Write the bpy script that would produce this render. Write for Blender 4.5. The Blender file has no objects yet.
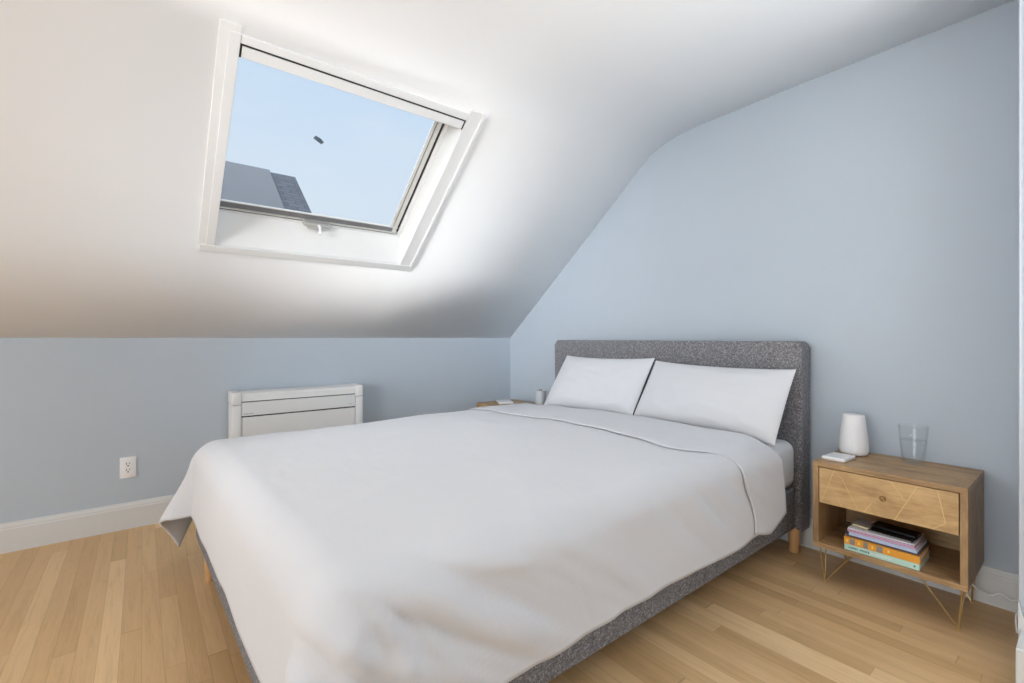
import bpy, bmesh, math, random
from mathutils import Vector, Matrix, noise, Euler

random.seed(7)
S = bpy.context.scene
COL = S.collection
PI = math.pi

# ------------------------------------------------------------------ materials
def srgb(r, g, b):
    def c(v):
        v /= 255.0
        return v / 12.92 if v <= 0.04045 else ((v + 0.055) / 1.055) ** 2.4
    return (c(r), c(g), c(b), 1.0)

class NT:
    """small helper around one node tree"""
    def __init__(self, name):
        self.m = bpy.data.materials.new(name)
        self.m.use_nodes = True
        self.t = self.m.node_tree
        self.t.nodes.clear()
        self.out = self.n('ShaderNodeOutputMaterial')
        self.b = self.n('ShaderNodeBsdfPrincipled')
        self.l(self.b.outputs[0], self.out.inputs[0])
    def n(self, kind, **kw):
        nd = self.t.nodes.new(kind)
        for k, v in kw.items():
            setattr(nd, k, v)
        return nd
    def l(self, a, b):
        self.t.links.new(a, b)
    def math(self, op, a, b=None, c=None):
        nd = self.n('ShaderNodeMath', operation=op)
        for i, v in enumerate((a, b, c)):
            if v is None:
                continue
            if isinstance(v, (int, float)):
                nd.inputs[i].default_value = v
            else:
                self.l(v, nd.inputs[i])
        return nd.outputs[0]
    def ramp(self, fac, stops, interp='LINEAR'):
        nd = self.n('ShaderNodeValToRGB')
        nd.color_ramp.interpolation = interp
        el = nd.color_ramp.elements
        while len(el) > 1:
            el.remove(el[-1])
        el[0].position, el[0].color = stops[0]
        for p, c in stops[1:]:
            e = el.new(p)
            e.color = c
        self.l(fac, nd.inputs[0])
        return nd.outputs[0]
    def mix(self, blend, fac, a, b):
        nd = self.n('ShaderNodeMix', data_type='RGBA', blend_type=blend)
        for s, v in ((nd.inputs[0], fac), (nd.inputs[6], a), (nd.inputs[7], b)):
            if isinstance(v, (int, float)):
                s.default_value = v
            elif isinstance(v, tuple):
                s.default_value = v
            else:
                self.l(v, s)
        return nd.outputs[2]
    def coords(self, scale=(1, 1, 1), rot=(0, 0, 0)):
        tc = self.n('ShaderNodeTexCoord')
        mp = self.n('ShaderNodeMapping')
        mp.inputs['Scale'].default_value = scale
        mp.inputs['Rotation'].default_value = rot
        self.l(tc.outputs['Object'], mp.inputs[0])
        return mp.outputs[0]
    def noise(self, vec, scale, detail=2.0, rough=0.5, dist=0.0):
        nd = self.n('ShaderNodeTexNoise')
        nd.inputs['Scale'].default_value = scale
        nd.inputs['Detail'].default_value = detail
        nd.inputs['Roughness'].default_value = rough
        nd.inputs['Distortion'].default_value = dist
        self.l(vec, nd.inputs['Vector'])
        return nd.outputs[0]
    def bump(self, h, strength=0.2, dist=0.01):
        nd = self.n('ShaderNodeBump')
        nd.inputs['Strength'].default_value = strength
        nd.inputs['Distance'].default_value = dist
        self.l(h, nd.inputs['Height'])
        self.l(nd.outputs[0], self.b.inputs['Normal'])
    def set(self, **kw):
        for k, v in kw.items():
            self.b.inputs[k.replace('_', ' ')].default_value = v
        return self

def plain(name, col, rough=0.5, metal=0.0, var=0.03, scale=8.0, bump=0.0, bscale=200.0, spec=0.5):
    m = NT(name)
    v = m.coords()
    f = m.noise(v, scale, 3.0)
    lo = tuple(max(0, c * (1 - var)) for c in col[:3]) + (1,)
    hi = tuple(min(1, c * (1 + var)) for c in col[:3]) + (1,)
    m.l(m.ramp(f, [(0.3, lo), (0.7, hi)]), m.b.inputs['Base Color'])
    m.set(Roughness=rough, Metallic=metal)
    m.b.inputs['Specular IOR Level'].default_value = spec
    if bump:
        m.bump(m.noise(v, bscale, 2.0), bump, 0.002)
    return m.m

M = {}
M['blue'] = plain('blue wall paint', srgb(186, 196, 206), 0.65, var=0.012, scale=3, bump=0.05, bscale=160, spec=0.25)
M['ceil'] = plain('white ceiling paint', srgb(245, 245, 245), 0.7, var=0.008, scale=2, bump=0.04, bscale=160, spec=0.25)
M['trim'] = plain('white gloss trim paint', srgb(214, 215, 214), 0.35, var=0.01, scale=4)
M['casing'] = plain('white window casing paint', srgb(226, 226, 225), 0.4, var=0.01, scale=6)
M['jamb'] = plain('cool white door jamb paint', srgb(198, 205, 215), 0.5, var=0.01)
M['plastic'] = plain('off white plastic', srgb(226, 226, 225), 0.4, var=0.01)
M['ceramic'] = plain('matte white shell', srgb(236, 236, 238), 0.5, var=0.01)
M['grey_logo'] = plain('faint grey print', srgb(170, 170, 172), 0.5)
M['dark'] = plain('dark slot', srgb(40, 40, 42), 0.6)
M['gap_strip'] = plain('black seal and gap strip', srgb(26, 26, 28), 0.6)
M['alu'] = plain('grey aluminium sash cladding', srgb(120, 120, 122), 0.5, 0.1, var=0.05, scale=30)
M['alu_light'] = plain('light aluminium bead', srgb(205, 203, 198), 0.4, 0.2, var=0.03, scale=30)
M['nickel'] = plain('brushed handle metal', srgb(200, 198, 194), 0.35, 0.5, var=0.04, scale=40)
M['brass'] = plain('brushed brass rod', srgb(206, 178, 128), 0.35, 0.85, var=0.05, scale=60)
M['knob'] = plain('aged brass knob', srgb(150, 122, 78), 0.35, 0.8, var=0.05, scale=60)
M['inlay'] = plain('pale brass inlay', srgb(222, 190, 135), 0.4, 0.4, var=0.04, scale=60)
M['black_glass'] = plain('black glossy glass', srgb(12, 12, 14), 0.12, var=0.0)
M['black_plastic'] = plain('black plastic', srgb(26, 26, 28), 0.4)
M['jar'] = plain('pale grey jar', srgb(206, 212, 218), 0.35, var=0.01)
M['cable'] = plain('white cable sheath', srgb(248, 248, 248), 0.45)
M['cable_grey'] = plain('grey cable sheath', srgb(190, 186, 178), 0.5)
M['legwood'] = None
M['pages'] = plain('paper page edges', srgb(228, 224, 214), 0.8, var=0.06, scale=300)
M['mint'] = plain('mint book cover', srgb(188, 222, 210), 0.5, var=0.04, scale=40)
M['lavender'] = plain('lavender cover', srgb(196, 172, 200), 0.5, var=0.05, scale=40)
M['iceblue'] = plain('ice blue cover', srgb(184, 198, 228), 0.5, var=0.04, scale=40)
M['slateblue'] = plain('slate blue cover', srgb(84, 90, 108), 0.5, var=0.05, scale=40)
M['paper_white'] = plain('white magazine cover', srgb(214, 212, 216), 0.45, var=0.06, scale=30)
M['pink'] = plain('dusty pink cover', srgb(208, 160, 178), 0.5, var=0.05, scale=40)
M['orange_cover'] = plain('orange book cover', srgb(232, 160, 52), 0.5, var=0.05, scale=40)
M['grey_cover'] = plain('grey cover patch', srgb(140, 134, 128), 0.5, var=0.05, scale=40)
M['yellow_print'] = plain('yellow print', srgb(246, 206, 110), 0.5)
M['teal_print'] = plain('teal print', srgb(60, 110, 120), 0.5)
M['cream'] = plain('cream pen barrel', srgb(222, 212, 170), 0.4)
M['speck'] = plain('slate grey speck', srgb(110, 124, 140), 0.7)
M['siding'] = plain('pale house siding', srgb(190, 188, 182), 0.7, var=0.04)
M['panel'] = plain('dark grey roof panel', srgb(92, 93, 99), 0.5, var=0.04, scale=3)

def oak_floor():
    m = NT('oak strip floor')
    tc = m.n('ShaderNodeTexCoord')
    sep = m.n('ShaderNodeSeparateXYZ')
    m.l(tc.outputs['Object'], sep.inputs[0])
    x, y = sep.outputs[0], sep.outputs[1]
    W, L = 0.0572, 0.78
    ry = m.math('DIVIDE', y, W)
    row = m.math('FLOOR', ry)
    wn = m.n('ShaderNodeTexWhiteNoise', noise_dimensions='1D')
    m.l(row, wn.inputs['W'])
    sx = m.math('ADD', m.math('DIVIDE', x, L), m.math('MULTIPLY', wn.outputs[0], 7.3))
    # uneven plank lengths
    sx = m.math('ADD', sx, m.math('MULTIPLY', m.math('SINE', m.math('ADD', m.math('MULTIPLY', sx, 2.1), row)), 0.28))
    col = m.math('FLOOR', sx)
    cmb = m.n('ShaderNodeCombineXYZ')
    m.l(row, cmb.inputs[0]); m.l(col, cmb.inputs[1])
    w2 = m.n('ShaderNodeTexWhiteNoise', noise_dimensions='2D')
    m.l(cmb.outputs[0], w2.inputs['Vector'])
    base = m.ramp(w2.outputs[0], [(0.0, srgb(200, 163, 117)), (0.25, srgb(209, 173, 126)), (0.6, srgb(215, 180, 133)),
                                  (0.85, srgb(221, 187, 140)), (1.0, srgb(231, 199, 153))])
    # grain, shifted per plank
    sh = m.n('ShaderNodeCombineXYZ')
    m.l(m.math('MULTIPLY', x, 1.0), sh.inputs[0])
    m.l(m.math('MULTIPLY', y, 16.0), sh.inputs[1])
    m.l(m.math('MULTIPLY', w2.outputs[0], 30.0), sh.inputs[2])
    g1 = m.noise(sh.outputs[0], 3.2, 5.0, 0.6, 0.6)
    g2 = m.noise(sh.outputs[0], 16.0, 3.0, 0.6)
    gr = m.math('ADD', m.math('MULTIPLY', g1, 0.65), m.math('MULTIPLY', g2, 0.35))
    gcol = m.ramp(gr, [(0.30, (0.78, 0.74, 0.69, 1)), (0.5, (1, 1, 1, 1)), (0.7, (1.08, 1.07, 1.05, 1))])
    c = m.mix('MULTIPLY', 0.8, base, gcol)
    # hairline joints
    fy = m.math('FRACT', ry)
    ey = m.math('MINIMUM', fy, m.math('SUBTRACT', 1.0, fy))
    jy = m.math('LESS_THAN', ey, 0.014)
    fx = m.math('FRACT', sx)
    ex = m.math('MINIMUM', fx, m.math('SUBTRACT', 1.0, fx))
    jx = m.math('LESS_THAN', ex, 0.0016)
    j = m.math('MAXIMUM', jy, jx)
    c = m.mix('MIX', m.math('MULTIPLY', j, 0.32), c, srgb(120, 84, 52))
    m.l(c, m.b.inputs['Base Color'])
    m.l(m.math('ADD', 0.36, m.math('MULTIPLY', g1, 0.12)), m.b.inputs['Roughness'])
    m.bump(m.math('SUBTRACT', m.math('MULTIPLY', gr, 0.25), j), 0.12, 0.0015)
    return m.m
M['floor'] = oak_floor()

def wood(name, stops, axis='X', rough=0.45, patch=True):
    m = NT(name)
    sc = {'X': (1.3, 9, 9), 'Y': (9, 1.3, 9), 'Z': (9, 9, 1.3)}[axis]
    v = m.coords(scale=sc)
    f1 = m.noise(v, 2.6, 6.0, 0.62, 1.2)
    f2 = m.noise(v, 14.0, 4.0, 0.65)
    f = m.math('ADD', m.math('MULTIPLY', f1, 0.7), m.math('MULTIPLY', f2, 0.3))
    c = m.ramp(f, stops)
    if patch:
        v2 = m.coords(scale=(1, 1, 1))
        p = m.noise(v2, 6.0, 4.0, 0.6, 0.8)
        c = m.mix('MULTIPLY', 0.55, c, m.ramp(p, [(0.36, (0.66, 0.63, 0.60, 1)), (0.58, (1, 1, 1, 1))]))
    m.l(c, m.b.inputs['Base Color'])
    m.set(Roughness=rough)
    m.bump(f2, 0.1, 0.001)
    return m.m
mango = [(0.28, srgb(120, 92, 64)), (0.42, srgb(158, 125, 87)), (0.55, srgb(180, 146, 104)), (0.72, srgb(200, 166, 122))]
M['mango'] = wood('warm mango wood', mango, 'X')
M['mango_shaded'] = wood('warm mango wood shaded', [(p, tuple(c * 0.93 for c in k[:3]) + (1,)) for p, k in mango], 'Z')  # same wood darkened, shade of the side faces put into the colour
M['mango_drawer'] = wood('golden mango drawer front', [(0.28, srgb(156, 121, 79)), (0.42, srgb(194, 157, 108)), (0.55, srgb(210, 175, 124)), (0.72, srgb(224, 192, 142))], 'X')
M['legwood'] = wood('light oak leg', [(0.3, srgb(196, 146, 96)), (0.7, srgb(222, 178, 128))], 'Z', patch=False)

def tweed():
    m = NT('heathered grey weave')
    v = m.coords()
    a = m.noise(v, 400.0, 2.0, 0.7)
    sx = m.coords(scale=(1, 1, 0.35))
    b = m.noise(sx, 290.0, 2.0, 0.6)
    sy = m.coords(scale=(0.35, 0.35, 1))
    d = m.noise(sy, 290.0, 2.0, 0.6)
    f = m.math('ADD', m.math('MULTIPLY', a, 0.4), m.math('ADD', m.math('MULTIPLY', b, 0.3), m.math('MULTIPLY', d, 0.3)))
    c = m.ramp(f, [(0.36, srgb(62, 61, 65)), (0.45, srgb(104, 103, 107)), (0.54, srgb(136, 135, 139)), (0.64, srgb(205, 204, 206))])
    m.l(c, m.b.inputs['Base Color'])
    m.set(Roughness=0.9)
    m.b.inputs['Specular IOR Level'].default_value = 0.15
    m.bump(f, 0.6, 0.003)
    return m.m
M['tweed'] = tweed()

def linen(name, col, scale=1.0):
    m = NT(name)
    v = m.coords()
    f = m.noise(v, 5.0, 4.0, 0.55)
    lo = tuple(c * 0.985 for c in col[:3]) + (1,)
    m.l(m.ramp(f, [(0.3, lo), (0.7, col)]), m.b.inputs['Base Color'])
    m.set(Roughness=0.85)
    m.b.inputs['Specular IOR Level'].default_value = 0.2
    m.b.inputs['Sheen Weight'].default_value = 0.08
    vs = m.coords(scale=(1.0, 2.2, 1.6), rot=(0, 0, 0.5))
    w = m.noise(vs, 5.5 * scale, 5.0, 0.55, 0.8)
    w2 = m.noise(v, 420.0, 1.0)
    m.bump(m.math('ADD', w, m.math('MULTIPLY', w2, 0.02)), 0.07, 0.03)
    return m.m
M['duvet'] = linen('white cotton duvet cover', srgb(212, 213, 217))
M['pillow'] = linen('white cotton pillowcase', srgb(216, 217, 221), 1.4)
M['sheet'] = linen('white fitted sheet', srgb(222, 223, 226), 0.7)

def thin_clear(name, tint, ior, rough=0.02):
    m = NT(name)
    t = m.n('ShaderNodeBsdfTransparent'); t.inputs[0].default_value = tint
    g = m.n('ShaderNodeBsdfGlossy'); g.inputs['Roughness'].default_value = rough
    lw = m.n('ShaderNodeLayerWeight'); lw.inputs[0].default_value = 0.5
    fac = m.math('ADD', 0.02, m.math('MULTIPLY', m.math('POWER', lw.outputs['Facing'], ior), 0.45))
    mx = m.n('ShaderNodeMixShader')
    m.l(fac, mx.inputs[0]); m.l(t.outputs[0], mx.inputs[1]); m.l(g.outputs[0], mx.inputs[2])
    m.l(mx.outputs[0], m.out.inputs[0])
    return m.m
M['glass'] = thin_clear('clear drinking glass', (0.985, 0.988, 0.99, 1), 3.0)
M['water'] = thin_clear('water', (0.975, 0.98, 0.985, 1), 3.0)
def window_glass():
    m = NT('clear window pane')
    t = m.n('ShaderNodeBsdfTransparent')
    t.inputs[0].default_value = (0.965, 0.975, 0.975, 1)
    g = m.n('ShaderNodeBsdfGlossy')
    g.inputs['Roughness'].default_value = 0.02
    fr = m.n('ShaderNodeFresnel'); fr.inputs[0].default_value = 1.15
    mx = m.n('ShaderNodeMixShader')
    m.l(fr.outputs[0], mx.inputs[0]); m.l(t.outputs[0], mx.inputs[1]); m.l(g.outputs[0], mx.inputs[2])
    m.l(mx.outputs[0], m.out.inputs[0])
    return m.m
M['pane'] = window_glass()

def shingle():
    m = NT('grey asphalt shingles')
    v = m.coords(rot=(0, 0, PI / 2))
    br = m.n('ShaderNodeTexBrick')
    br.inputs['Scale'].default_value = 1.0
    br.inputs['Brick Width'].default_value = 0.32
    br.inputs['Row Height'].default_value = 0.13
    br.inputs['Mortar Size'].default_value = 0.012
    br.inputs['Color1'].default_value = srgb(112, 113, 119)
    br.inputs['Color2'].default_value = srgb(98, 99, 106)
    br.inputs['Mortar'].default_value = srgb(84, 85, 91)
    m.l(v, br.inputs['Vector'])
    m.l(br.outputs[0], m.b.inputs['Base Color'])
    m.set(Roughness=0.9)
    return m.m
M['shingle'] = shingle()

# ------------------------------------------------------------------ object helpers
def empty(name, loc=(0, 0, 0), rz=0.0, label=None, cat=None, group=None, kind=None):
    o = bpy.data.objects.new(name, None)
    o.empty_display_size = 0.05
    o.location = loc
    o.rotation_euler = (0, 0, rz)
    COL.objects.link(o)
    tag(o, label, cat, group, kind)
    return o

def tag(o, label=None, cat=None, group=None, kind=None):
    if label: o['label'] = label
    if cat: o['category'] = cat
    if group: o['group'] = group
    if kind: o['kind'] = kind
    return o

def obj(name, bm, mat, parent=None, smooth=False, angle=None):
    me = bpy.data.meshes.new(name)
    bmesh.ops.recalc_face_normals(bm, faces=bm.faces)
    bm.to_mesh(me)
    bm.free()
    mats = mat if isinstance(mat, (list, tuple)) else [mat]
    for k in mats:
        me.materials.append(k)
    o = bpy.data.objects.new(name, me)
    COL.objects.link(o)
    if parent: o.parent = parent
    if smooth:
        for p in me.polygons: p.use_smooth = True
    if angle is not None:
        for p in me.polygons: p.use_smooth = True
        bm2 = bmesh.new(); bm2.from_mesh(me)
        for e in bm2.edges:
            if len(e.link_faces) == 2 and e.calc_face_angle(0) > angle:
                e.smooth = False
        bm2.to_mesh(me); bm2.free()
    return o

def box(bm, x0, x1, y0, y1, z0, z1, bev=0.0, seg=2, mi=0, mtx=None):
    r = bmesh.ops.create_cube(bm, size=1.0)
    vs = r['verts']
    for v in vs:
        v.co = Vector(((x0 + x1) / 2 + v.co.x * (x1 - x0), (y0 + y1) / 2 + v.co.y * (y1 - y0), (z0 + z1) / 2 + v.co.z * (z1 - z0)))
    fs = {f for v in vs for f in v.link_faces}
    if bev > 0:
        es = list({e for v in vs for e in v.link_edges})
        rr = bmesh.ops.bevel(bm, geom=es, offset=bev, segments=seg, affect='EDGES', profile=0.5)
        fs = set(rr['faces']) | {f for f in fs if f.is_valid}
        vs = list({v for f in fs for v in f.verts})
    for f in fs:
        if f.is_valid: f.material_index = mi
    if mtx is not None:
        for v in vs:
            if v.is_valid: v.co = mtx @ v.co
    return vs

def BX(*a, **k):
    bm = bmesh.new(); box(bm, *a, **k); return bm

def tube(bm, pts, r, seg=8, cap=True, mi=0):
    pts = [Vector(p) for p in pts]
    rings = []
    up = None
    for i, p in enumerate(pts):
        d = (pts[min(i + 1, len(pts) - 1)] - pts[max(i - 1, 0)]).normalized()
        if up is None:
            up = Vector((0, 0, 1)) if abs(d.z) < 0.9 else Vector((1, 0, 0))
        a = d.cross(up)
        if a.length < 1e-5:
            a = d.cross(Vector((1, 0.3, 0)))
        a.normalize()
        b = a.cross(d).normalized()
        up = b
        rad = r[i] if isinstance(r, (list, tuple)) else r
        rings.append([bm.verts.new(p + (a * math.cos(t) + b * math.sin(t)) * rad) for t in [2 * PI * k / seg for k in range(seg)]])
    for i in range(len(rings) - 1):
        for k in range(seg):
            f = bm.faces.new((rings[i][k], rings[i][(k + 1) % seg], rings[i + 1][(k + 1) % seg], rings[i + 1][k]))
            f.material_index = mi
    if cap:
        bm.faces.new(rings[0]).material_index = mi
        bm.faces.new(list(reversed(rings[-1]))).material_index = mi

def spline(pts, n=8):
    pts = [Vector(p) for p in pts]
    out = []
    for i in range(len(pts) - 1):
        p0 = pts[max(i - 1, 0)]; p1 = pts[i]; p2 = pts[i + 1]; p3 = pts[min(i + 2, len(pts) - 1)]
        for k in range(n):
            t = k / n
            out.append(0.5 * ((2 * p1) + (p2 - p0) * t + (2 * p0 - 5 * p1 + 4 * p2 - p3) * t * t + (3 * p1 - p0 - 3 * p2 + p3) * t ** 3))
    out.append(pts[-1])
    return out

def lathe(bm, prof, seg=40, cx=0, cy=0, mi=0):
    rings = []
    for r, z in prof:
        if r < 1e-6:
            rings.append([bm.verts.new((cx, cy, z))])
        else:
            rings.append([bm.verts.new((cx + r * math.cos(2 * PI * k / seg), cy + r * math.sin(2 * PI * k / seg), z)) for k in range(seg)])
    for a, b in zip(rings[:-1], rings[1:]):
        for k in range(seg):
            k2 = (k + 1) % seg
            q = []
            for v in (a[k % len(a)], a[k2 % len(a)], b[k2 % len(b)], b[k % len(b)]):
                if v not in q: q.append(v)
            if len(q) > 2:
                bm.faces.new(q).material_index = mi

def extrude_profile(bm, prof, axis, a, b):
    """closed 2-D profile (p, z) swept along an axis: axis 'y' -> p is x ; axis 'x' -> p is y"""
    def P(p, z, t):
        return (p, t, z) if axis == 'y' else (t, p, z)
    A = [bm.verts.new(P(p, z, a)) for p, z in prof]
    B = [bm.verts.new(P(p, z, b)) for p, z in prof]
    n = len(prof)
    for i in range(n):
        bm.faces.new((A[i], A[(i + 1) % n], B[(i + 1) % n], B[i]))
    bm.faces.new(A); bm.faces.new(list(reversed(B)))

def solidify(o, t, offset=-1.0):
    md = o.modifiers.new('thick', 'SOLIDIFY')
    md.thickness = t; md.offset = offset
    return md

def subsurf(o, n=1):
    md = o.modifiers.new('smooth', 'SUBSURF')
    md.levels = n; md.render_levels = n

def smoothstep(a, b, x):
    t = max(0.0, min(1.0, (x - a) / (b - a)))
    return t * t * (3 - 2 * t)

# ------------------------------------------------------------------ room shell
ANG = math.radians(38.9)
SLP = math.tan(ANG)
KNEE = 1.052
CEIL = 2.35
X1, Y1 = 6.6, -10.0          # far sides of the room, behind the camera

# ceiling profile in x,z : straight slope, soft curve, flat
prof = [(0.0, KNEE), (1.46, KNEE + 1.46 * SLP)]
p0 = Vector((1.46, KNEE + 1.46 * SLP)); pc = Vector((1.595, 2.335)); p2 = Vector((1.92, 2.333))
for i in range(1, 13):
    t = i / 12
    q = p0 * (1 - t) ** 2 + pc * 2 * t * (1 - t) + p2 * t * t
    prof.append((q.x, q.y))
prof += [(2.4, 2.345), (3.1, CEIL), (X1, CEIL)]

o = obj('floor', BX(-0.15, X1 + 0.15, Y1 - 0.15, 0.15, -0.12, 0.0), M['floor']); tag(o, kind='structure')
o = obj('wall_left', BX(-0.15, 0.0, Y1, 0.0, 0.0, KNEE + 0.02), M['blue']); tag(o, kind='structure')

bm = bmesh.new()
pts = [(-0.15, 0.0), (X1 + 0.15, 0.0), (X1 + 0.15, CEIL + 0.14), (1.85, CEIL + 0.14), (1.3, KNEE + 1.3 * SLP + 0.17), (-0.15, KNEE + 0.05)]
extrude_profile(bm, [(p, z) for p, z in pts], 'y', 0.0, 0.15)
o = obj('wall_back', bm, M['blue']); tag(o, kind='structure')

# front wall (behind the camera) with an added opening for fill light, as in the right wall
bm = bmesh.new()
WX0, WX1, WZ0, WZ1 = 0.8, 5.0, 0.12, 2.2
box(bm, -0.15, WX0, Y1 - 0.15, Y1, 0, CEIL); box(bm, WX1, X1 + 0.15, Y1 - 0.15, Y1, 0, CEIL)
box(bm, WX0, WX1, Y1 - 0.15, Y1, 0, WZ0); box(bm, WX0, WX1, Y1 - 0.15, Y1, WZ1, CEIL)
o = obj('wall_front', bm, M['blue']); tag(o, kind='structure')
bm = bmesh.new()
RY0, RY1 = -5.6, -1.2
box(bm, X1, X1 + 0.15, Y1, RY0, 0, CEIL); box(bm, X1, X1 + 0.15, RY1, 0, 0, CEIL)
box(bm, X1, X1 + 0.15, RY0, RY1, 0, WZ0); box(bm, X1, X1 + 0.15, RY0, RY1, WZ1, CEIL)
o = obj('wall_right', bm, M['blue']); tag(o, kind='structure')

# ceiling sheet with the skylight opening, thickened outwards
SY0, SY1, SQ0, SQ1 = -2.345, -1.352, 0.745, 1.742      # opening in the slope (y, distance up the slope)
cA = math.cos(ANG)
def slope(y, q, d=0.0):
    """point on the sloped ceiling: q up the slope, d outwards from the room"""
    return Vector((q * cA - d * math.sin(ANG), y, KNEE + q * math.sin(ANG) + d * cA))
bm = bmesh.new()
HG = 0.03
ys = [Y1, SY0 - HG, SY1 + HG, 0.0]
cols = []
base = [(0.0, KNEE), ((SQ0 - HG) * cA, KNEE + (SQ0 - HG) * math.sin(ANG)), ((SQ1 + HG) * cA, KNEE + (SQ1 + HG) * math.sin(ANG))] + prof[1:]
for x, z in base:
    cols.append([bm.verts.new((x, y, z)) for y in ys])
for i in range(len(base) - 1):
    for j in range(3):
        if i == 1 and j == 1:
            continue
        bm.faces.new((cols[i][j], cols[i][j + 1], cols[i + 1][j + 1], cols[i + 1][j]))
o = obj('ceiling', bm, M['ceil'], angle=math.radians(25)); tag(o, kind='structure')
me = o.data
if me.polygons[0].normal.z > 0:
    me.flip_normals()
solidify(o, 0.12, -1.0)

# baseboards
def bb_profile(s=1):
    return [(0, 0), (0.016, 0), (0.016, 0.112), (0.0135, 0.118), (0.0135, 0.124), (0.011, 0.131), (0.0075, 0.137), (0.0065, 0.143), (0, 0.143)]
bm = bmesh.new(); extrude_profile(bm, bb_profile(), 'y', Y1, 0.0)
o = obj('baseboard_left', bm, M['trim']); tag(o, kind='structure')
bm = bmesh.new(); extrude_profile(bm, [(-p, z) for p, z in bb_profile()], 'x', 0.016, 3.163)
o = obj('baseboard_back', bm, M['trim']); tag(o, kind='structure')

# wall end with a painted casing at the right edge of the view
o = obj('wall_return', BX(3.182, 3.32, -0.458, 0.0, 0.0, CEIL), M['jamb']); tag(o, kind='structure')
bm = bmesh.new()
box(bm, 3.1785, 3.32, -0.474, -0.458, 0.0, CEIL, 0.002, 1)
box(bm, 3.192, 3.32, -0.482, -0.474, 0.0, CEIL, 0.002, 1)
o = obj('trim_1', bm, M['jamb']); tag(o, kind='structure')
bm = bmesh.new()
box(bm, 3.1835, 3.32, -0.633, -0.482, 0.0, 0.145, 0.002, 1)
extrude_profile(bm, [(3.1785, 0.0), (3.20, 0.0), (3.20, 0.16), (3.188, 0.19), (3.1805, 0.225), (3.1785, 0.225)], 'y', -0.492, -0.474)
o = obj('trim_2', bm, M['trim']); tag(o, kind='structure')

# ------------------------------------------------------------------ skylight (window_1)
win = empty('window_1', slope(-1.85, 1.24), kind='structure')
WI = Matrix.Translation(-win.location)
def sbox(bm, y0, y1, q0, q1, d0, d1, bev=0.0, mi=0):
    mt = WI @ Matrix.Translation(slope(0, 0)) @ Matrix(((cA, 0, -math.sin(ANG), 0), (0, 1, 0, 0), (math.sin(ANG), 0, cA, 0), (0, 0, 0, 1)))
    return box(bm, q0, q1, y0, y1, d0, d1, bev, 2, mi, mt)
def sobj(name, parts, mat, parent=win):
    bm = bmesh.new()
    for p in parts: sbox(bm, *p)
    return obj(name, bm, mat, parent)
# casing boards on the ceiling around the opening (proud of the ceiling towards the room)
sobj('casing', [(-2.415, -2.345, 0.745, 1.80, -0.006, 0.004, 0.002), (-2.383, -2.345, 0.745, 1.775, -0.010, -0.005, 0.002)], M['casing'])
sobj('casing', [(-1.352, -1.266, 0.745, 1.80, -0.008, 0.004, 0.003), (-1.283, -1.266, 0.745, 1.80, -0.020, -0.007, 0.003)], M['casing'])
sobj('casing', [(-2.345, -1.352, 1.742, 1.775, -0.008, 0.004, 0.003)], M['casing'])
sobj('casing', [(-2.408, -1.266, 0.700, 0.745, -0.012, 0.004, 0.003)], M['casing'])
# splayed reveal: plumb at the bottom, square at sides and top
DQ = 0.21
tA = math.tan(ANG)
bm = bmesh.new()
sbox(bm, SY0 - 0.022, SY0, SQ0 - 0.02, SQ1 + 0.022, 0.0045, DQ)
sbox(bm, SY1, SY1 + 0.022, SQ0 - 0.02, SQ1 + 0.022, 0.0045, DQ)
sbox(bm, SY0, SY1, SQ1 + 0.001, SQ1 + 0.022, 0.0045, DQ)
def sv(y, q, d): return bm.verts.new(WI @ slope(y, q, d))
DB = 0.142
A = [sv(SY0, q, d) for q, d in ((SQ0 - 0.02, 0.0045), (SQ0, 0.0045), (SQ0 + DB * tA, DB), (SQ0 - 0.02, DB))]
B = [sv(SY1, q, d) for q, d in ((SQ0 - 0.02, 0.0045), (SQ0, 0.0045), (SQ0 + DB * tA, DB), (SQ0 - 0.02, DB))]
for i in range(4):
    bm.faces.new((A[i], A[(i + 1) % 4], B[(i + 1) % 4], B[i]))
bm.faces.new(A); bm.faces.new(list(reversed(B)))
obj('reveal', bm, M['casing'], win)
# top cover bar and black strips that paint in the dark of the gap around it
sobj('top_bar', [(SY0 + 0.008, SY1 - 0.008, 1.690, 1.733, -0.004, 0.10, 0.003)], M['casing'])
sobj('gap_strip', [(SY0 + 0.001, SY1 - 0.001, 1.7345, 1.7405, -0.003, 0.03), (SY0 + 0.001, SY0 + 0.0075, 1.690, 1.735, -0.003, 0.03),
                (SY1 - 0.0075, SY1 - 0.001, 1.690, 1.735, -0.003, 0.03)], M['gap_strip'])
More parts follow.
